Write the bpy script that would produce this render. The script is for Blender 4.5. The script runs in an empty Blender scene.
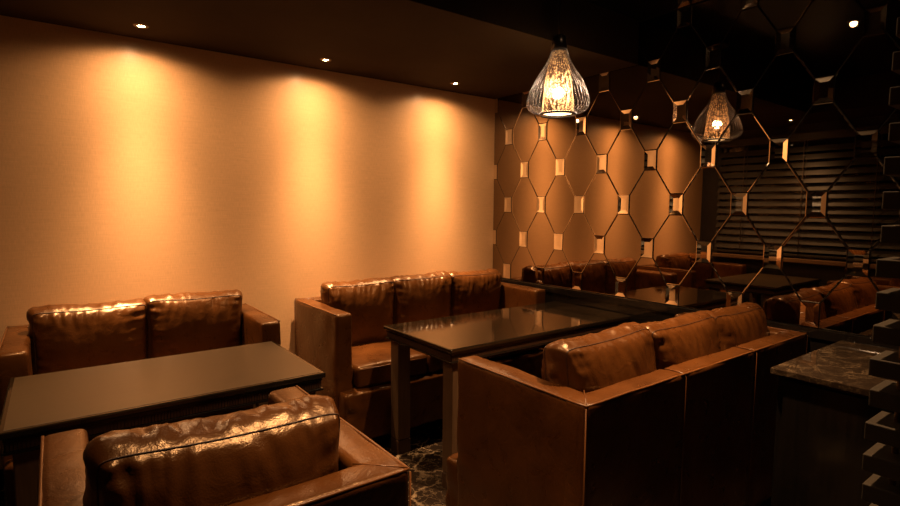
import bpy, bmesh, math, random
from mathutils import Vector, Matrix, noise
random.seed(7)
D = bpy.data; C = bpy.context.scene.collection; sc = bpy.context.scene
PI = math.pi

# ------------------------------------------------------------------ objects
def link(name, bm, m=None, parent=None, smooth=True, loc=None):
    me = D.meshes.new(name); bm.to_mesh(me); bm.free()
    if smooth:
        for p in me.polygons: p.use_smooth = True
    o = D.objects.new(name, me); C.objects.link(o)
    if m: me.materials.append(m)
    if parent: o.parent = parent
    if loc: o.location = loc
    return o
def tag(o, label=None, cat=None, group=None, kind=None):
    if label: o['label'] = label
    if cat: o['category'] = cat
    if group: o['group'] = group
    if kind: o['kind'] = kind
    return o
def thing(name, loc, rz=0, label=None, cat=None, group=None):
    o = D.objects.new(name, None); C.objects.link(o); o.location = loc; o.rotation_euler = (0, 0, rz)
    o.empty_display_size = .1
    return tag(o, label, cat, group)
def struct(name, bm, m, smooth=False):
    o = link(name, bm, m, smooth=smooth); o['kind'] = 'structure'; return o
def copy_tree(o, parent=None):
    c = o.copy(); C.objects.link(c); c.parent = parent
    for ch in list(o.children): copy_tree(ch, c)
    return c
# ------------------------------------------------------------------ mesh helpers
def NB(): return bmesh.new()
def box(bm, x0, x1, y0, y1, z0, z1, bev=0, seg=2):
    r = bmesh.ops.create_cube(bm, size=1)
    vs = r['verts']
    for v in vs:
        v.co = Vector(((x0+x1)/2+v.co.x*(x1-x0), (y0+y1)/2+v.co.y*(y1-y0), (z0+z1)/2+v.co.z*(z1-z0)))
    if bev:
        es = list({e for v in vs for e in v.link_edges})
        bmesh.ops.bevel(bm, geom=es, offset=bev, segments=seg, affect='EDGES', profile=.5)
    return bm
def ticks(h, r, step):
    # symmetric list -h..h dense inside the corner radius
    a = [-h, -h+r*.25, -h+r*.55, -h+r]
    n = max(2, int(round((2*h-2*r)/step)))
    a += [-h+r+(2*h-2*r)*i/n for i in range(1, n)]
    a += [h-r, h-r*.55, h-r*.25, h]
    return a
def softbox(bm, x0, x1, y0, y1, z0, z1, r=.02, step=.035, fn=None):
    """rounded box with an even grid; fn(local point, normal) -> displaced point"""
    c = Vector(((x0+x1)/2, (y0+y1)/2, (z0+z1)/2)); h = Vector(((x1-x0)/2, (y1-y0)/2, (z1-z0)/2))
    r = min(r, h.x*.95, h.y*.95, h.z*.95)
    T = [ticks(h[i], r, step) for i in range(3)]
    cache = {}
    def vert(i, j, k):
        key = (i, j, k)
        if key in cache: return cache[key]
        p = Vector((T[0][i], T[1][j], T[2][k]))
        q = Vector([max(-h[a]+r, min(h[a]-r, p[a])) for a in range(3)])
        d = p-q; n = d.normalized() if d.length > 1e-9 else Vector((0, 0, 1))
        pt = c+q+n*r
        if fn: pt = fn(pt, n, p, h)
        v = bm.verts.new(pt); cache[key] = v; return v
    L = [len(t) for t in T]
    def face(vs, flip):
        if flip: vs = vs[::-1]
        bm.faces.new(vs)
    for ax in range(3):
        a, b = [(1, 2), (2, 0), (0, 1)][ax]
        for side in (0, L[ax]-1):
            for i in range(L[a]-1):
                for j in range(L[b]-1):
                    def ix(ii, jj):
                        k = [0, 0, 0]; k[ax] = side; k[a] = ii; k[b] = jj; return vert(*k)
                    face([ix(i, j), ix(i+1, j), ix(i+1, j+1), ix(i, j+1)], side == 0)
    return bm
def tube(bm, pts, r, n=6, closed=False):
    pts = [Vector(p) for p in pts]; N = len(pts); rings = []
    up = Vector((0, 0, 1))
    prev = None
    for i, p in enumerate(pts):
        a = pts[(i-1) % N] if (closed or i > 0) else p
        b = pts[(i+1) % N] if (closed or i < N-1) else p
        t = (b-a).normalized()
        if prev is None:
            s = t.cross(up)
            if s.length < .1: s = t.cross(Vector((1, 0, 0)))
        else:
            s = prev - t*prev.dot(t)
        s.normalize(); prev = s; w = t.cross(s)
        rr = r(i/(N-1)) if callable(r) else r
        rings.append([bm.verts.new(p+(s*math.cos(2*PI*k/n)+w*math.sin(2*PI*k/n))*rr) for k in range(n)])
    for i in range(N if closed else N-1):
        A, B = rings[i], rings[(i+1) % N]
        for k in range(n): bm.faces.new((A[k], A[(k+1) % n], B[(k+1) % n], B[k]))
    if not closed:
        bm.faces.new(rings[0][::-1]); bm.faces.new(rings[-1])
    return bm
def lathe(bm, prof, n=48, c=(0, 0, 0)):
    rings = [[bm.verts.new((c[0]+r*math.cos(2*PI*k/n), c[1]+r*math.sin(2*PI*k/n), c[2]+z)) for k in range(n)] for r, z in prof]
    for A, B in zip(rings, rings[1:]):
        for k in range(n): bm.faces.new((A[k], A[(k+1) % n], B[(k+1) % n], B[k]))
    return bm
def disc(bm, x, y, z, r, n=24, down=True):
    vs = [bm.verts.new((x+r*math.cos(2*PI*k/n), y+r*math.sin(2*PI*k/n), z)) for k in range(n)]
    bm.faces.new(vs[::-1] if down else vs); return bm

# ------------------------------------------------------------------ materials
def mat(name, col=(.5, .5, .5), rough=.5, metal=0, coat=0, coat_r=.05, spec=.5, emit=None, es=0, build=None):
    m = D.materials.new(name); m.use_nodes = True; nt = m.node_tree
    b = nt.nodes['Principled BSDF']
    b.inputs['Base Color'].default_value = (*col, 1); b.inputs['Roughness'].default_value = rough
    b.inputs['Metallic'].default_value = metal; b.inputs['Coat Weight'].default_value = coat
    b.inputs['Coat Roughness'].default_value = coat_r; b.inputs['Specular IOR Level'].default_value = spec
    if emit: b.inputs['Emission Color'].default_value = (*emit, 1); b.inputs['Emission Strength'].default_value = es
    if build: build(nt, b)
    if name == 'brown_leather': b.inputs['Specular Tint'].default_value = (1, .70, .42, 1)
    return m
def nd(nt, t, **kw):
    n = nt.nodes.new(t)
    for k, v in kw.items():
        if k in n.inputs: n.inputs[k].default_value = v
        else: setattr(n, k, v)
    return n
def ramp(nt, stops):
    n = nt.nodes.new('ShaderNodeValToRGB'); e = n.color_ramp.elements
    while len(e) < len(stops): e.new(.5)
    for i, (p, c) in enumerate(stops): e[i].position = p; e[i].color = (*c, 1)
    return n
def b_leather(dark, light):
    def f(nt, b):
        L = nt.links.new
        tc = nd(nt, 'ShaderNodeTexCoord')
        n1 = nd(nt, 'ShaderNodeTexNoise', Scale=3.5, Detail=4.0, Roughness=.6); L(tc.outputs['Object'], n1.inputs['Vector'])
        r = ramp(nt, [(.3, dark), (.7, light)]); L(n1.outputs['Fac'], r.inputs['Fac']); L(r.outputs['Color'], b.inputs['Base Color'])
        vo = nd(nt, 'ShaderNodeTexVoronoi', Scale=260.0); L(tc.outputs['Object'], vo.inputs['Vector'])
        n2 = nd(nt, 'ShaderNodeTexNoise', Scale=14.0, Detail=5.0, Roughness=.6, Distortion=.6); L(tc.outputs['Object'], n2.inputs['Vector'])
        b1 = nd(nt, 'ShaderNodeBump', Strength=.12, Distance=.002); L(vo.outputs['Distance'], b1.inputs['Height'])
        b2 = nd(nt, 'ShaderNodeBump', Strength=.35, Distance=.01); L(n2.outputs['Fac'], b2.inputs['Height']); L(b1.outputs['Normal'], b2.inputs['Normal'])
        L(b2.outputs['Normal'], b.inputs['Normal'])
        mr = nd(nt, 'ShaderNodeMapRange'); mr.inputs['To Min'].default_value = .22; mr.inputs['To Max'].default_value = .36
        L(n2.outputs['Fac'], mr.inputs['Value']); L(mr.outputs['Result'], b.inputs['Roughness'])
    return f
def b_wallpaper(nt, b):
    L = nt.links.new
    tc = nd(nt, 'ShaderNodeTexCoord')
    mp = nd(nt, 'ShaderNodeMapping'); mp.inputs['Scale'].default_value = (7, 7, 220); L(tc.outputs['Object'], mp.inputs['Vector'])
    n1 = nd(nt, 'ShaderNodeTexNoise', Scale=1.0, Detail=3.0, Roughness=.7); L(mp.outputs['Vector'], n1.inputs['Vector'])
    mp2 = nd(nt, 'ShaderNodeMapping'); mp2.inputs['Scale'].default_value = (300, 300, 30); L(tc.outputs['Object'], mp2.inputs['Vector'])
    n2 = nd(nt, 'ShaderNodeTexNoise', Scale=1.0, Detail=2.0); L(mp2.outputs['Vector'], n2.inputs['Vector'])
    ad = nd(nt, 'ShaderNodeMath', operation='ADD'); L(n1.outputs['Fac'], ad.inputs[0]); L(n2.outputs['Fac'], ad.inputs[1])
    mul = nd(nt, 'ShaderNodeMath', operation='MULTIPLY'); mul.inputs[1].default_value = .5; L(ad.outputs[0], mul.inputs[0])
    r = ramp(nt, [(.3, (.64, .365, .178)), (.7, (.82, .49, .243))]); L(mul.outputs[0], r.inputs['Fac']); L(r.outputs['Color'], b.inputs['Base Color'])
    bp = nd(nt, 'ShaderNodeBump', Strength=.12, Distance=.002); L(mul.outputs[0], bp.inputs['Height']); L(bp.outputs['Normal'], b.inputs['Normal'])
def b_marble(scale=3.2, veinw=.05, vc=(.46, .32, .19)):
    def f(nt, b):
        L = nt.links.new
        tc = nd(nt, 'ShaderNodeTexCoord')
        nw = nd(nt, 'ShaderNodeTexNoise', Scale=scale*1.5, Detail=6.0, Roughness=.65); L(tc.outputs['Object'], nw.inputs['Vector'])
        mx = nd(nt, 'ShaderNodeMixRGB', blend_type='ADD'); mx.inputs['Fac'].default_value = .22
        L(tc.outputs['Object'], mx.inputs['Color1']); L(nw.outputs['Color'], mx.inputs['Color2'])
        vo = nd(nt, 'ShaderNodeTexVoronoi', feature='DISTANCE_TO_EDGE', Scale=scale*1.7); L(mx.outputs['Color'], vo.inputs['Vector'])
        vo2 = nd(nt, 'ShaderNodeTexVoronoi', feature='DISTANCE_TO_EDGE', Scale=scale*5); L(mx.outputs['Color'], vo2.inputs['Vector'])
        r1 = ramp(nt, [(0, (1, 1, 1)), (veinw, (0, 0, 0))]); L(vo.outputs['Distance'], r1.inputs['Fac'])
        r2 = ramp(nt, [(0, (.45, .45, .45)), (veinw*1.2, (0, 0, 0))]); L(vo2.outputs['Distance'], r2.inputs['Fac'])
        n3 = nd(nt, 'ShaderNodeTexNoise', Scale=scale*.9, Detail=3.0); L(tc.outputs['Object'], n3.inputs['Vector'])
        r3 = ramp(nt, [(.42, (0, 0, 0)), (.66, (1, 1, 1))]); L(n3.outputs['Fac'], r3.inputs['Fac'])
        a = nd(nt, 'ShaderNodeMixRGB', blend_type='ADD'); a.inputs['Fac'].default_value = 1
        L(r1.outputs['Color'], a.inputs['Color1']); L(r2.outputs['Color'], a.inputs['Color2'])
        g = nd(nt, 'ShaderNodeMixRGB', blend_type='MULTIPLY'); g.inputs['Fac'].default_value = .8
        L(a.outputs['Color'], g.inputs['Color1']); L(r3.outputs['Color'], g.inputs['Color2'])
        c = nd(nt, 'ShaderNodeMixRGB'); c.inputs['Color1'].default_value = (.022, .014, .009, 1); c.inputs['Color2'].default_value = (vc[0], vc[1], vc[2], 1)
        L(g.outputs['Color'], c.inputs['Fac']); L(c.outputs['Color'], b.inputs['Base Color'])
    return f
def b_wood(c1, c2, sc_=(2, 30, 30)):
    def f(nt, b):
        L = nt.links.new
        tc = nd(nt, 'ShaderNodeTexCoord'); mp = nd(nt, 'ShaderNodeMapping'); mp.inputs['Scale'].default_value = sc_
        L(tc.outputs['Object'], mp.inputs['Vector'])
        n = nd(nt, 'ShaderNodeTexNoise', Scale=2.0, Detail=5.0, Roughness=.6, Distortion=.4); L(mp.outputs['Vector'], n.inputs['Vector'])
        r = ramp(nt, [(.3, c1), (.7, c2)]); L(n.outputs['Fac'], r.inputs['Fac']); L(r.outputs['Color'], b.inputs['Base Color'])
    return f
def b_plaster(c1, c2):
    def f(nt, b):
        L = nt.links.new
        tc = nd(nt, 'ShaderNodeTexCoord')
        n = nd(nt, 'ShaderNodeTexNoise', Scale=1.6, Detail=5.0, Roughness=.6); L(tc.outputs['Object'], n.inputs['Vector'])
        r = ramp(nt, [(.3, c1), (.7, c2)]); L(n.outputs['Fac'], r.inputs['Fac']); L(r.outputs['Color'], b.inputs['Base Color'])
    return f

LEATHER = mat('brown_leather', rough=.33, spec=.55, coat=0, coat_r=.16, build=b_leather((.042, .013, .0028), (.098, .033, .007)))
PIPE = mat('leather_piping', (.13, .048, .014), .3)
SEAM = mat('dark_seam', (.05, .018, .007), .5)
WALLP = mat('woven_wallpaper', rough=.55, spec=.3, coat=.25, coat_r=.28, build=b_wallpaper)
FLOOR = mat('dark_marble_floor', rough=.12, build=b_marble(3.2, .045))
SLAB = mat('dark_marble_top', rough=.08, build=b_marble(6.5, .035, (.20, .135, .075)))
SOFF = mat('brown_ceiling_paint', rough=.9, spec=.08, build=b_plaster((.026, .016, .009), (.042, .027, .014)))
HICEIL = mat('black_gloss_ceiling', (.008, .006, .005), .12)
DARKW = mat('dark_wall_paint', rough=.6, build=b_plaster((.018, .013, .010), (.028, .02, .015)))
LACQ = mat('black_lacquer', rough=.12, spec=.5, build=b_wood((.006, .005, .004), (.012, .009, .007), (40, 40, 2)))
TABLETOP = mat('dark_glass_tabletop', rough=.075, spec=.9, build=b_wood((.010, .007, .004), (.018, .012, .007), (1, 60, 60)))
SATIN = mat('satin_brown_laminate', rough=.34, spec=.6, build=b_wood((.030, .018, .007), (.055, .033, .014), (1.5, 130, 60)))
TWOOD = mat('dark_table_wood', rough=.4, build=b_wood((.08, .042, .02), (.13, .07, .034), (40, 40, 3)))
APRON = mat('ribbed_apron_wood', rough=.45, build=b_wood((.03, .013, .006), (.05, .022, .010), (60, 60, 4)))
BRASS = mat('dull_brass', (.35, .2, .09), .4, metal=1)
MIRROR = mat('bronze_mirror', (.345, .275, .205), .012, metal=1)
MIRROR2 = mat('silver_mirror', (.86, .80, .72), .02, metal=1)
BACKING = mat('mirror_backing', (.006, .004, .003), .5, spec=.2)
BLIND = mat('wooden_slat', rough=.5, build=b_wood((.028, .020, .009), (.045, .032, .015), (30, 3, 30)))
SILLM = mat('window_sill_wood', rough=.45, build=b_wood((.17, .09, .04), (.26, .14, .06), (30, 3, 30)))
CORD = mat('blind_cord', (.09, .06, .035), .7)
GLASS = mat('night_window_glass', (.004, .004, .005), .04)
METAL = mat('black_wire', (.05, .045, .045), .3, metal=.9)
WIRE = mat('grey_wire', (.48, .46, .52), .25, metal=.9)
TRIM = mat('downlight_trim', (.12, .09, .06), .35, metal=.8)
BLOCK = mat('stone_block', rough=.7, spec=.25, build=b_plaster((.025, .018, .011), (.045, .033, .02)))
LENS = mat('downlight_lens', (1, 1, 1), .5, emit=(1, .70, .38), es=90)
BULB = mat('bulb_glow', (1, 1, 1), .5, emit=(1, .68, .38), es=190)
DIFF = mat('lamp_diffuser', (.9, .85, .75), .5, emit=(1, .66, .34), es=6)

def shade_mat():
    m = D.materials.new('speckled_shade'); m.use_nodes = True; nt = m.node_tree; L = nt.links.new
    for n in list(nt.nodes): nt.nodes.remove(n)
    out = nd(nt, 'ShaderNodeOutputMaterial'); tc = nd(nt, 'ShaderNodeTexCoord')
    vo = nd(nt, 'ShaderNodeTexVoronoi', Scale=140.0); L(tc.outputs['Object'], vo.inputs['Vector'])
    r = ramp(nt, [(.50, (0, 0, 0)), (.56, (1, 1, 1))]); L(vo.outputs['Color'], r.inputs['Fac'])
    br = nd(nt, 'ShaderNodeBsdfPrincipled', Roughness=.5); br.inputs['Base Color'].default_value = (.07, .025, .008, 1)
    tl = nd(nt, 'ShaderNodeBsdfTranslucent'); tl.inputs['Color'].default_value = (.60, .40, .24, 1)
    tp = nd(nt, 'ShaderNodeBsdfTransparent'); m0 = nd(nt, 'ShaderNodeMixShader'); m0.inputs['Fac'].default_value = .5
    L(tl.outputs[0], m0.inputs[1]); L(tp.outputs[0], m0.inputs[2])
    mx = nd(nt, 'ShaderNodeMixShader'); L(r.outputs['Color'], mx.inputs['Fac']); L(br.outputs[0], mx.inputs[1]); L(m0.outputs[0], mx.inputs[2])
    L(mx.outputs[0], out.inputs['Surface']); return m
SHADE = shade_mat()

# ------------------------------------------------------------------ room
S = .185; R_ = .27535; Z1 = 1.469; LOWZ = 2.35; HIZ = 2.62; BOT = .855
XL, YF = -3.4, -4.4
struct('floor', box(NB(), XL-.1, .1, YF-.1, .1, -.1, 0), FLOOR)
struct('wall_back', box(NB(), XL-.1, .1, 0, .1, 0, HIZ+.1), WALLP)
struct('wall_right', box(NB(), 0, .1, YF-.1, 0, 0, HIZ+.1), BACKING)
struct('wall_front', box(NB(), XL-.1, .1, YF-.1, YF, 0, HIZ+.1), DARKW)
WY0, WY1, WZ0, WZ1 = -2.9, -.22, .93, 2.22
b = NB()
box(b, XL-.1, XL, WY1, 0, 0, HIZ+.1); box(b, XL-.1, XL, YF, WY0, 0, HIZ+.1)
box(b, XL-.1, XL, WY0, WY1, 0, WZ0); box(b, XL-.1, XL, WY0, WY1, WZ1, HIZ+.1)
struct('wall_left', b, DARKW)
struct('ceiling', box(NB(), XL-.1, .1, YF-.1, .1, HIZ, HIZ+.1), HICEIL)
b = NB(); box(b, XL, -.009, -1.37, 0, LOWZ, HIZ); struct('ceiling_soffit', b, SOFF)
b = NB(); box(b, XL, -2.75, YF, -1.37, LOWZ, HIZ); struct('ceiling_soffit_left', b, SOFF)
# window in the left wall
w = thing('window_1', (XL, 0, 0)); w['kind'] = 'structure'
b = NB()
for y0, y1, z0, z1 in ((WY0, WY1, WZ1-.05, WZ1), (WY0, WY1, WZ0, WZ0+.04), (WY0, WY0+.05, WZ0, WZ1), (WY1-.05, WY1, WZ0, WZ1), (-1.6, -1.55, WZ0, WZ1)):
    box(b, -.08, -.02, y0, y1, z0, z1, .004)
link('window_frame', b, LACQ, w, False)
b = NB(); box(b, -.055, -.045, WY0+.04, WY1-.04, WZ0+.03, WZ1-.04); link('pane', b, GLASS, w, False)
b = NB(); box(b, -.02, .09, WY0-.02, WY1+.02, WZ0-.045, WZ0, .006); link('window_sill', b, SILLM, w, False)
# baseboard
struct('baseboard_back', box(NB(), XL, -.02, -.015, 0, 0, .1, .003), LACQ)

# black panelling under the mirror
b = NB(); box(b, -.014, 0, YF, 0, 0, BOT-.05, .002); box(b, -.026, 0, YF, 0, BOT-.05, BOT-.002, .003)
struct('trim_1', b, LACQ)

# ------------------------------------------------------------------ mirror lattice
def clip(poly, n, d):
    out = []
    for i, p in enumerate(poly):
        q = poly[(i+1) % len(poly)]; a = p.dot(n)-d; c = q.dot(n)-d
        if a <= 1e-9: out.append(p)
        if (a < -1e-9 and c > 1e-9) or (a > 1e-9 and c < -1e-9): out.append(p+(q-p)*(a/(a-c)))
    return out
def inset(poly, w):
    out = poly
    for i, p in enumerate(poly):
        q = poly[(i+1) % len(poly)]; e = (q-p)
        if e.length < 1e-6: continue
        n = Vector((e.y, -e.x)).normalized()     # outward for CCW
        out = clip(out, n, n.dot(p)-w)
        if len(out) < 3: return []
    return out
def bevel_tile(cy, cz, pts, w, depth, gap, x=-.001):
    poly = [Vector(p) for p in pts]
    poly = clip(poly, Vector((1, 0)), -.001-cy); poly = clip(poly, Vector((-1, 0)), cy-YF)
    poly = clip(poly, Vector((0, 1)), HIZ-.002-cz); poly = clip(poly, Vector((0, -1)), cz-BOT)
    if len(poly) < 3: return None
    P = inset(poly, gap)
    if len(P) < 3: return None
    Q = inset(P, w)
    if len(Q) < 3 or len(Q) != len(P):
        Q = None
        for k in (.7, .45, .25, .1):
            q = inset(P, w*k)
            if len(q) == len(P): Q = q; depth *= k; break
        if Q is None: return None
    # match start vertex: nearest
    best = min(range(len(Q)), key=lambda s: sum((Q[(i+s) % len(Q)]-P[i]).length for i in range(len(P))))
    Q = Q[best:]+Q[:best]
    bm = NB(); rise = depth
    a0 = [bm.verts.new((0, p.x, p.y)) for p in P]
    a = [bm.verts.new((x-rise, p.x, p.y)) for p in P]; c = [bm.verts.new((x, p.x, p.y)) for p in Q]
    n = len(P)
    for i in range(n):
        j = (i+1) % n
        bm.faces.new((a[j], a[i], c[i], c[j])); bm.faces.new((a0[j], a0[i], a[i], a[j]))
    bm.faces.new(c[::-1]); bm.faces.new(a0)
    bmesh.ops.recalc_face_normals(bm, faces=bm.faces)
    return bm
mir = thing('lattice_mirror', (0, 0, 0), 0, 'tall bronze mirror of diamond panes and small bright rectangles, over black panelling', 'mirror')
NW, NH = .042, .061
rect = [(-NW, -NH), (NW, -NH), (NW, NH), (-NW, NH)]
octo = [(-S+NW, -NH), (-NW, -R_+NH), (NW, -R_+NH), (S-NW, -NH), (S-NW, NH), (NW, R_-NH), (-NW, R_-NH), (-S+NW, NH)]
bk = NB(); box(bk, -.0006, -.0001, YF+.01, -.001, BOT, HIZ-.002); link('mirror_backing', bk, BACKING, mir, False)
for i in range(0, 19):
    for j in range(-3, 7):
        cy, cz = -i*S, Z1+(j-1)*R_
        if cz-R_ > HIZ or cz+R_ < BOT: continue
        if (i+j) % 2 == 0:
            if cz-NH > HIZ-.02 or cz+NH < BOT+.02: continue
            bm = bevel_tile(cy, cz, rect, .022, .0036, .0012, -.0035)
            if bm: link('bevelled_tile', bm, MIRROR2, mir, False, (0, cy, cz))
        else:
            bm = bevel_tile(cy, cz, octo, .0042, .0007, .0022, -.0012)
            if bm:
                jx = random.uniform(-.004, .004)
                o = link('mirror_pane', bm, MIRROR, mir, False, (0, cy, cz))

# ------------------------------------------------------------------ sofas
def wob(seed, amp=.004, f=6):
    def fn(pt, n, p, h):
        return pt+n*amp*noise.noise(Vector((pt.x*f+seed*7.1, pt.y*f, pt.z*f+seed*3.3)))
    return fn
def cushion(wd, ht, th, seed, puff=.045, wr=1.0):
    """box cushion standing up: x width, y thickness, z height, centred; returns cushion bmesh and two seam paths"""
    bm = NB(); nu, nv, ng = 64, 44, 10
    def outline(u, v):
        x = u*wd/2*(1-.035*(1-v*v)); z = v*ht/2*(1-.05*(1-u*u)*(1 if v > 0 else .3))
        # soften corners
        k = (abs(u)*abs(v))**10
        return x*(1-.035*k), z*(1-.05*k)
    def fold(s, d, L, e):
        # pleats running away from an edge; s along the edge in metres, d distance from it
        a = noise.noise(Vector((s*26+seed*5.3+e*11, d*5, e*3.1)))
        b = noise.noise(Vector((s*46-seed*2.7+e*7+d*9, d*7, 4.2+e)))
        g = noise.noise(Vector((s*4+seed, e*9.2, 1.7)))*.6+.75
        r = (1-abs(a)*2.6)*.55+b*.75
        return r*g*math.exp(-(d/L)**1.4)
    def face_pt(u, v, side):
        x, z = outline(u, v)
        f = max(0, 1-abs(u)**4)**.5*max(0, 1-abs(v)**(2.3 if v > 0 else 3.2))**.72
        y = th/2+puff*f
        du, dv = (1-abs(u))*wd/2, (1-abs(v))*ht/2
        amp = min(1, min(du, dv)/.012)
        w = 0
        w += wr*fold(x+.35*dv*noise.noise(Vector((x*6, seed, side))), dv, .085*wr if v > 0 else .04, 1+side+(2 if v > 0 else 5))*.013
        w += .0035*noise.noise(Vector((x*34+seed, z*26, side*3)))*math.exp(-min(du, dv)/.09)
        w += fold(z, du, .06, 9+side+(2 if u > 0 else 5))*.0125
        w += .006*noise.noise(Vector((x*7+seed, z*7, side*5)))
        y += w*amp
        return Vector((x, side*y, z))
    grids = []
    for side in (-1, 1):
        g = [[bm.verts.new(face_pt(math.sin(-PI/2+PI*i/nu)*.35+(-1+2*i/nu)*.65, math.sin(-PI/2+PI*j/nv)*.35+(-1+2*j/nv)*.65, side)) for j in range(nv+1)] for i in range(nu+1)]
        for i in range(nu):
            for j in range(nv):
                q = (g[i][j], g[i+1][j], g[i+1][j+1], g[i][j+1])
                bm.faces.new(q if side < 0 else q[::-1])
        grids.append(g)
    loop = [(i, 0) for i in range(nu)]+[(nu, j) for j in range(nv)]+[(i, nv) for i in range(nu, 0, -1)]+[(0, j) for j in range(nv, 0, -1)]
    rows = []; N = len(loop); s = 0
    cen = Vector((0, 0, 0))
    for k, (i, j) in enumerate(loop):
        a, c = grids[0][i][j].co, grids[1][i][j].co
        pi, pj = loop[k-1]; s += (a-grids[0][pi][pj].co).length if k else 0
        # outward direction in xz
        (i0, j0), (i1, j1) = loop[k-1], loop[(k+1) % N]
        t = grids[0][i1][j1].co-grids[0][i0][j0].co; n = Vector((t.z, 0, -t.x)).normalized()
        row = [grids[0][i][j]]
        for q in range(1, ng):
            f = q/ng; p = a.lerp(c, f)
            e = math.sin(PI*f)
            w = noise.noise(Vector((s*30+seed*3, f*2.2, 2.5)))*.010+noise.noise(Vector((s*70+seed, f*3, 7.5)))*.004
            row.append(bm.verts.new(p+n*(.020*e**.7+w*e)))
        row.append(grids[1][i][j]); rows.append(row)
    for k in range(N):
        A, B = rows[k], rows[(k+1) % N]
        for q in range(ng): bm.faces.new((A[q], A[q+1], B[q+1], B[q]))
    bmesh.ops.recalc_face_normals(bm, faces=bm.faces)
    paths = []
    for g, sd in ((grids[0], -1), (grids[1], 1)):
        paths.append([g[i][j].co+Vector((0, sd*.0015, 0)) for i, j in loop])
    return bm, paths
def add_cushion(sofa, name, x, y, z, wd, ht, th, seed, tilt=0, rx=0, puff=.04, wr=1.0, rz=0):
    bm, paths = cushion(wd, ht, th, seed, puff, wr)
    o = link(name, bm, LEATHER, sofa); o.location = (x, y, z); o.rotation_euler = (rx, tilt, rz)
    pb = NB()
    for p in paths:
        cen = Vector((0, 0, 0)); q = [v*1.0+Vector((v.x, 0, v.z)).normalized()*.0008 for v in p]
        tube(pb, q, .0018, 6, True)
    link('piping', pb, SEAM, o)
    return o
def make_sofa(loc, rz, W, n, label, cushions, seams=(), seed=0, dep=.66, group=None, ):
    """local frame: back along y=0, front towards -y, centred in x"""
    AH, AT, BT = .83, .105, .095
    s = thing('sofa', loc, rz, label, 'sofa', group)
    for sx in (-1, 1):
        x0, x1 = (sx*W/2, sx*(W/2-AT)) if sx < 0 else (sx*(W/2-AT), sx*W/2)
        def armfn(pt, n, p, h, sx=sx):
            e = math.exp(-((pt.y+dep)/.12)**2)*math.exp(-((pt.z-.42)/.10)**2)
            q = pt+n*.006*noise.noise(Vector((pt.x*6+seed*7.1+sx, pt.y*6, pt.z*6)))
            if abs(n.z) < .5: q += n*.012*e*noise.noise(Vector((pt.x*20+seed, pt.y*14, pt.z*30)))
            return q
        bm = softbox(NB(), x0, x1, -dep, -BT*.2, .07, AH, .021, .03, armfn)
        link('armrest', bm, LEATHER, s)
    def backfn(pt, n, p, h):
        q = pt+n*.005*noise.noise(Vector((pt.x*5+seed*7, pt.y*6, pt.z*5)))
        for sxm in seams:
            d = abs(pt.x-sxm)
            q -= n*.007*math.exp(-(d/.018)**2)
            q += n*.003*math.exp(-((d-.04)/.03)**2)
        return q
    link('backrest', softbox(NB(), -W/2+.002, W/2-.002, -BT, 0, .07, AH+.001, .018, .03, backfn), LEATHER, s)
    # base with rail that stands out in front of the arms, crumpled at its ends
    def basefn(pt, n, p, h):
        e = min(abs(pt.x+W/2), abs(pt.x-W/2))
        a = .006+.026*math.exp(-(e/.10)**2)*(1 if abs(n.x) < .3 else .12)
        return pt+n*a*noise.noise(Vector((pt.x*16+seed, pt.y*9, pt.z*20)))
    link('base', softbox(NB(), -W/2+.009, W/2-.009, -dep-.085, -BT*.6, .085, .385, .022, .022, basefn), LEATHER, s)
    inner = W-2*AT
    cw = inner/n
    for k in range(n):
        cx = -inner/2+cw*(k+.5)
        def sfn(pt, n_, p, h, k=k):
            u = (pt.x-cx)/(cw/2); v = p.y/h.y
            q = pt.copy()
            if n_.z > .3: q.z += .022*max(0, (1-abs(u)**3))*max(0, (1-abs(v)**3))*1
            q += n_*.006*noise.noise(Vector((pt.x*9+seed+k*3, pt.y*9, pt.z*9)))
            return q
        sc_ = link('seat_cushion', softbox(NB(), cx-cw/2+.003, cx+cw/2-.003, -dep-.045, -BT-.01, .388, .518, .025, .022, sfn), LEATHER, s)
        pb = NB(); tube(pb, [(cx-cw/2+.02, -dep-.042, .50), (cx, -dep-.046, .502), (cx+cw/2-.02, -dep-.042, .50)], .0035)
        link('piping', pb, PIPE, sc_)
    # piping round the outer top edge of arms and back
    pb = NB(); z = AH-.004; o = .006; P = []
    def line(a, c, m):
        return [Vector(a).lerp(Vector(c), t/m) for t in range(m)]
    P = line((-W/2+o, -dep+.01, z), (-W/2+o, -o, z), 14)+line((-W/2+o, -o, z), (W/2-o, -o, z), 24)+line((W/2-o, -o, z), (W/2-o, -dep+.01, z), 14)+[Vector((W/2-o, -dep+.01, z))]
    P = [p+Vector((0, 0, .002*noise.noise(p*7))) for p in P]
    tube(pb, P, .0042); link('edge_piping', pb, PIPE, s)
    sb = NB()
    for sx in (-1, 1):   # mitre stitching in the corners, upright seams on the corners
        tube(sb, [(sx*(W/2-.008), -.006, AH+.0005), (sx*(W/2-AT), -BT, AH+.0025)], .0022, 5)
        tube(sb, [(sx*(W/2-.003), -.003, AH-.01), (sx*(W/2-.003), -.003, .1)], .0024, 5)
        link('stitching', sb, PIPE, s); sb = NB()
    for sxm in seams:
        for dx in (0,):
            tube(sb, [(sxm+dx, .0005, .1), (sxm+dx, .0015, AH-.014), (sxm+dx, -.014, AH-.0015), (sxm+dx, -BT+.012, AH-.0015), (sxm+dx, -BT, AH-.02)], .0022, 5)
        link('seam', sb, PIPE, s); sb = NB()
    sb.free()
    for fx in (-W/2+.07, W/2-.07):
        for fy in (-dep+.02, -.07):
            fb = NB(); box(fb, fx-.03, fx+.03, fy-.03, fy+.03, 0, .09, .004); link('foot', fb, LACQ, s, False)
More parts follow.
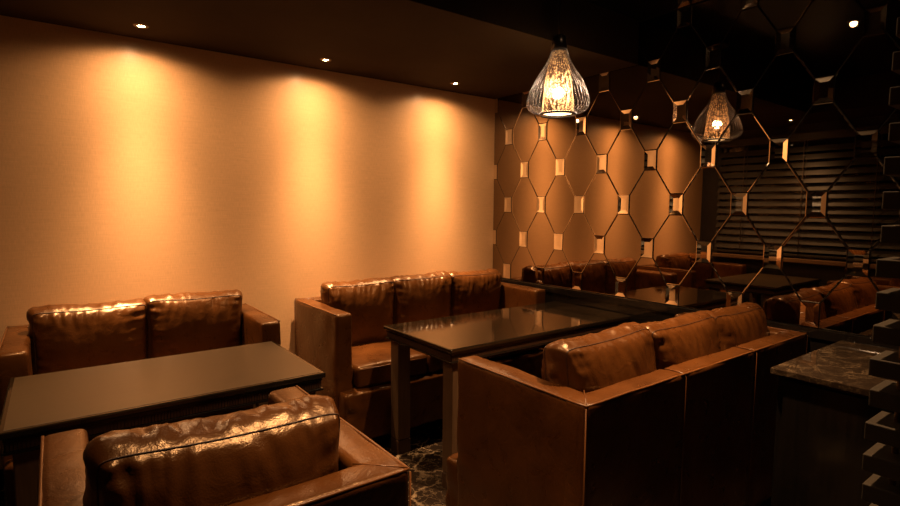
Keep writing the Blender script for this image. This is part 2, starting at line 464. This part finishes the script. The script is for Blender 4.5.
    for c in cushions: add_cushion(s, 'back_cushion', *c)
    return s
# cushion tuple: x, y, z, width, height, thickness, seed, tilt, rx, puff
# left wall sofa, two cushions: outer x -3.235..-2.045
W1 = 1.17; X1c = -2.652
make_sofa((X1c, -.02, 0), 0, W1, 2, 'brown leather two-seat sofa against the glowing wall, behind the long table on the left', [
    (-.237, -.21, .715, .475, .44, .11, 1, 0, .06, .058), (.240, -.21, .720, .475, .45, .11, 2, .015, .06, .058)], seed=1, dep=.63)
W2 = 1.71; X2c = -.91
make_sofa((X2c, -.02, 0), 0, W2, 3, 'brown leather three-seat sofa in the corner between the glowing wall and the mirror', [
    (-.492, -.21, .715, .49, .45, .11, 3, 0, .06, .058), (.0, -.21, .722, .49, .45, .11, 4, -.01, .06, .058), (.492, -.21, .715, .49, .45, .11, 5, .01, .06, .058)], seed=2)
W3 = 1.70; X3c = -.883
make_sofa((X3c, -2.415, 0), PI, W3, 3, 'brown leather three-seat sofa seen from behind, in front of the mirror', [
    (.49, -.215, .73, .50, .46, .10, 6, .035, .06, .075, 1.25), (-.005, -.21, .73, .50, .45, .10, 7, .01, .05, .072, 1.25), (-.50, -.215, .725, .49, .45, .10, 8, -.01, .04, .07, 1.2)],
    seams=(-.29, .28), seed=3, dep=.66)
W4 = .70; X4c = -2.728
ac = make_sofa((X4c, -2.43, 0), PI, W4, 1, 'brown leather armchair with one plump cushion, seen from behind beside the left table', [
    (.012, -.225, .725, .50, .46, .12, 9, -.03, -.04, .075, 1.35)], seed=4, dep=.73)
ac.name = 'armchair'; ac['category'] = 'armchair'

# ------------------------------------------------------------------ tables
def make_table(loc, L, Wd, label, satin=False):
    t = thing('table', loc, 0, label, 'table', None)
    H = .75
    link('tabletop', box(NB(), -L/2, L/2, -Wd/2, Wd/2, H-.022, H, .006, 3), TABLETOP, t, False)
    if satin:
        b = NB(); box(b, -L/2+.016, L/2-.016, -Wd/2+.016, Wd/2-.016, H-.0005, H+.0012, .0005); link('top_panel', b, SATIN, t, False)
    b = NB(); box(b, -L/2+.012, L/2-.012, -Wd/2+.012, Wd/2-.012, H-.034, H-.0225)
    link('shadow_gap', b, LACQ, t, False)
    # ribbed apron
    b = NB(); z0, z1 = H-.066, H-.0345; st = .010
    ix, iy = L/2-.018, Wd/2-.018
    box(b, -ix+.002, ix-.002, -iy+.002, iy-.002, z0, z1)
    nx = int(2*ix/st)
    for k in range(nx):
        x = -ix+(k+.5)*2*ix/nx
        for sy in (-1, 1): box(b, x-.004, x+.004, sy*iy-.004, sy*iy+.004, z0+.001, z1-.001)
    ny = int(2*iy/st)
    for k in range(ny):
        y = -iy+(k+.5)*2*iy/ny
        for sx in (-1, 1): box(b, sx*ix-.004, sx*ix+.004, y-.004, y+.004, z0+.001, z1-.001)
    link('apron', b, APRON, t, False)
    b = NB(); box(b, -L/2+.008, L/2-.008, -Wd/2+.008, Wd/2-.008, H-.076, H-.0665, .002); link('lower_rail', b, LACQ, t, False)
    for sx in (-1, 1):
        for sy in (-1, 1):
            x, y = sx*(L/2-.075), sy*(Wd/2-.07)
            b = NB(); box(b, x-.042, x+.042, y-.042, y+.042, .085, H-.0765, .004); lg = link('leg', b, TWOOD, t, False)
            b = NB(); box(b, x-.043, x+.043, y-.043, y+.043, 0, .081, .003); link('leg_cap', b, BRASS_CAP, lg, False)
    return t
BRASS_CAP = mat('leg_cap_wood', rough=.3, build=b_wood((.05, .025, .012), (.08, .04, .02), (40, 40, 3)))
make_table((-.767, -1.08, 0), 1.47, .66, 'dark glossy table reaching to the mirror wall, reflecting the mirror lattice in its top')
make_table((-2.665, -1.066, 0), 1.05, .66, 'dark satin-topped table on the left between the two-seat sofa and the armchair', True)

# ------------------------------------------------------------------ marble topped cabinet
cb = thing('cabinet', (-.40, -3.35, 0), 0, 'low black cabinet with veined dark marble top behind the rear-facing sofa', 'cabinet')
b = NB(); box(b, -.36, .37, -.75, .78, .06, .795, .004); link('carcass', b, LACQ, cb, False)
b = NB(); box(b, -.33, .37, -.73, .75, 0, .06); link('plinth', b, LACQ, cb, False)
b = NB(); box(b, -.385, .374, -.77, .80, .7955, .82, .003); link('marble_top', b, SLAB, cb, False)
for k in range(3):
    b = NB(); y0 = -.72+k*.495; box(b, -.372, -.3605, y0, y0+.485, .08, .78, .003); link('door', b, LACQ, cb, False)

# ------------------------------------------------------------------ stacked block screen at right edge
bs = thing('block_screen', (-1.10, -3.02, 0), 0, 'floor to ceiling column of spaced stone blocks threaded on a rod at the right edge', 'screen')
b = NB(); tube(b, [(0.0, 0, 0), (0.0, 0, HIZ)], .009, 8); link('rod', b, BRASS, bs)
pitch = .094; nblk = int(HIZ/pitch)
for k in range(nblk):
    z0 = .03+k*pitch
    ox = .012*math.sin(k*2.3)
    b = NB(); box(b, -.075+ox, .075+ox, -.055, .055, z0, z0+.05, .003)
    link('block', b, BLOCK, bs, False)

# ------------------------------------------------------------------ venetian blind
bl = thing('venetian_blind', (XL+.045, 0, 0), 0, 'dark wooden slatted blind over the window, seen only in the mirror wall', 'blind')
b = NB(); z = WZ0+.10; a = math.radians(62)
while z < WZ1-.06:
    dx, dz = math.cos(a)*.034, math.sin(a)*.034
    for (x0, z0), (x1, z1) in (((-dx, z+dz), (dx, z-dz)),):
        n = Vector((dz, 0, dx)).normalized()*.0015
        p = [Vector((x0, 0, z0)), Vector((x1, 0, z1))]
        vs = []
        for yy in (WY0, WY1):
            for q in (p[0]-n, p[1]-n, p[1]+n, p[0]+n): vs.append(b.verts.new((q.x, yy, q.z)))
        for i in range(4):
            j = (i+1) % 4; b.faces.new((vs[i], vs[j], vs[4+j], vs[4+i]))
        b.faces.new(vs[:4][::-1]); b.faces.new(vs[4:])
    z += .081
bmesh.ops.recalc_face_normals(b, faces=b.faces)
link('slats', b, BLIND, bl, False)
b = NB(); box(b, -.04, .045, WY0, WY1, WZ1-.045, WZ1+.03, .004); link('headrail', b, BLIND, bl, False)
b = NB(); box(b, -.035, .035, WY0, WY1, WZ0+.02, WZ0+.045, .004); link('bottom_rail', b, BLIND, bl, False)
for y in (-.52, -1.12, -1.75, -2.4):
    b = NB()
    for dx in (-.038, .038): tube(b, [(dx, y, WZ0+.03), (dx, y, WZ1-.03)], .004, 5)
    link('ladder_cord', b, CORD, bl)

# ------------------------------------------------------------------ pendant lamp
PX, PY = -.84, -1.46
pl = thing('pendant_lamp', (PX, PY, 0), 0, 'teardrop wire-cage pendant lamp with glowing speckled inner shade hanging before the mirror', 'lamp')
b = NB(); tube(b, [(0, 0, 2.33), (0, 0, HIZ)], .003, 8); link('cord', b, METAL, pl)
b = NB(); lathe(b, [(.001, HIZ-.03), (.05, HIZ-.03), (.055, HIZ-.005), (.055, HIZ)], 32); link('ceiling_rose', b, METAL, pl)
prof = [(.034, 2.335), (.040, 2.288), (.052, 2.236), (.078, 2.184), (.113, 2.132), (.141, 2.08), (.160, 2.028), (.165, 1.992), (.152, 1.963), (.122, 1.946), (.094, 1.939)]
def smooth(pr, m=3):
    out = []
    for i in range(len(pr)-1):
        p0 = pr[max(i-1, 0)]; p1 = pr[i]; p2 = pr[i+1]; p3 = pr[min(i+2, len(pr)-1)]
        for k in range(m):
            t = k/m
            out.append(tuple(.5*((2*p1[c])+(-p0[c]+p2[c])*t+(2*p0[c]-5*p1[c]+4*p2[c]-p3[c])*t*t+(-p0[c]+3*p1[c]-3*p2[c]+p3[c])*t**3) for c in (0, 1)))
    return out+[pr[-1]]
sp = smooth(prof, 2)
b = NB()
for k in range(44):
    a = 2*PI*k/44
    tube(b, [(r*math.cos(a), r*math.sin(a), z) for r, z in sp], .0015, 5)
link('wire_cage', b, WIRE, pl)
b = NB(); lathe(b, [(.0, 2.345), (.03, 2.345), (.036, 2.335), (.0455, 2.262), (.042, 2.262)], 32); link('neck_cap', b, METAL, pl)
b = NB(); tube(b, [(.092*math.cos(2*PI*k/48), .092*math.sin(2*PI*k/48), 1.937) for k in range(48)], .006, 8, True)
link('bottom_ring', b, METAL, pl)
b = NB(); lathe(b, smooth([(.033, 2.325), (.037, 2.285), (.046, 2.235), (.060, 2.17), (.071, 2.10), (.079, 2.03), (.084, 1.97), (.086, 1.945)], 3), 64)
link('inner_shade', b, SHADE, pl)
b = NB(); bmesh.ops.create_uvsphere(b, u_segments=24, v_segments=12, radius=.03)
o = link('bulb', b, BULB, pl); o.location = (0, 0, 2.05)
b = NB(); disc(b, 0, 0, 1.946, .082, 48); link('diffuser', b, DIFF, pl, False)

# ------------------------------------------------------------------ downlights
def spot(x, y, z, power, sigma, col=(1, .60, .30), tilt=(0, 0, 0), parent=None, base=.03, rad=.02):
    ld = D.lights.new('spot_beam', 'SPOT'); ld.energy = power; ld.color = col; ld.spot_size = math.radians(165); ld.spot_blend = .3
    ld.shadow_soft_size = rad; ld.use_nodes = True; nt = ld.node_tree; L = nt.links.new
    em = [n for n in nt.nodes if n.type == 'EMISSION'][0]
    tc = nd(nt, 'ShaderNodeTexCoord'); sp_ = nd(nt, 'ShaderNodeSeparateXYZ'); L(tc.outputs['Normal'], sp_.inputs[0])
    ab = nd(nt, 'ShaderNodeMath', operation='ABSOLUTE'); L(sp_.outputs['Z'], ab.inputs[0])
    ac_ = nd(nt, 'ShaderNodeMath', operation='ARCCOSINE'); L(ab.outputs[0], ac_.inputs[0])
    def m(op, a, v=None):
        n = nd(nt, 'ShaderNodeMath', operation=op); L(a, n.inputs[0])
        if v is not None: n.inputs[1].default_value = v
        return n.outputs[0]
    q = m('MULTIPLY', ac_.outputs[0], 1/math.radians(sigma)); q = m('POWER', q, 2.0); q = m('MULTIPLY', q, -.5); q = m('EXPONENT', q)
    w_ = m('MULTIPLY', ac_.outputs[0], 1/math.radians(35)); w_ = m('POWER', w_, 2.0); w_ = m('MULTIPLY', w_, -.5); w_ = m('EXPONENT', w_)
    w_ = m('MULTIPLY', w_, base); sm = nd(nt, 'ShaderNodeMath', operation='ADD'); L(q, sm.inputs[0]); L(w_, sm.inputs[1]); L(sm.outputs[0], em.inputs['Strength'])
    o = D.objects.new('spot_beam', ld); C.objects.link(o)
    o.rotation_euler = tilt; o.location = (0, 0, -.012)
    o.parent = parent
    return o
def downlight(x, y, z, label, power, sigma, group=None, tilt=(0, 0, 0), r=.016, base=.10):
    t = thing('downlight', (x, y, z), 0, label, 'ceiling light', group)
    b = NB(); lathe(b, [(.016, -.001), (.019, -.004), (.032, -.004), (.036, 0)], 32); link('trim_ring', b, TRIM, t)
    b = NB(); disc(b, 0, 0, -.002, r, 24); link('lens', b, LENS, t, False)
    spot(x, y, z, power, sigma, tilt=tilt, parent=t, base=base)
    return t
G = 'recessed spotlights along the glowing wall'
PW = 560
downlight(-2.62, -.25, LOWZ, 'small recessed spotlight above the two-seat sofa, leftmost and brightest in the brown ceiling', PW, 11, G, r=.019)
downlight(-1.62, -.25, LOWZ, 'small recessed spotlight above the gap between the two wall sofas, middle of the row', PW, 11, G)
downlight(-.61, -.25, LOWZ, 'small recessed spotlight above the corner sofa, nearest the mirror wall', PW, 11, G, r=.013)
H = 'recessed spotlights away from the glowing wall'
downlight(-3.0, -1.1, LOWZ, 'recessed spotlight beside the slatted blind, its reflection a dot above the blind', 130, 18, H, base=.03, r=.010)
downlight(-1.06, -2.18, HIZ, 'recessed spotlight over the rear-facing sofa, its reflection near the top right of the mirror', 540, 21, H, base=.0, r=.006)
downlight(-2.28, -2.34, HIZ, 'recessed spotlight over the armchair', 250, 14, H, base=.0, r=.006)

# ------------------------------------------------------------------ camera
yaw, pit, rol, f = .6406, -.0831, .0074, 533.4
fw = Vector((math.sin(yaw)*math.cos(pit), math.cos(yaw)*math.cos(pit), math.sin(pit)))
r = Vector((math.cos(yaw), -math.sin(yaw), 0)); u = r.cross(fw)
r2 = r*math.cos(rol)+u*math.sin(rol); u2 = -r*math.sin(rol)+u*math.cos(rol)
cd = D.cameras.new('camera'); cam = D.objects.new('camera', cd); C.objects.link(cam)
M = Matrix((r2, u2, -fw)).transposed().to_4x4(); M.translation = Vector((-16.362*S, -18.61*S, 7.75*S))
cam.matrix_world = M; cd.sensor_width = 36; cd.lens = f/900*36; cd.clip_start = .02
sc.camera = cam
# ------------------------------------------------------------------ world and view
wd = D.worlds.new('world'); sc.world = wd; wd.use_nodes = True
wd.node_tree.nodes['Background'].inputs[0].default_value = (0, 0, 0, 1)
vs = sc.view_settings; vs.view_transform = 'Standard'; vs.look = 'None'; vs.exposure = 0; vs.gamma = 1; vs.use_curve_mapping = False
cy = sc.cycles; cy.max_bounces = 12; cy.diffuse_bounces = 5; cy.glossy_bounces = 6; cy.transparent_max_bounces = 16
cy.sample_clamp_indirect = 4; cy.caustics_reflective = True; cy.blur_glossy = .5
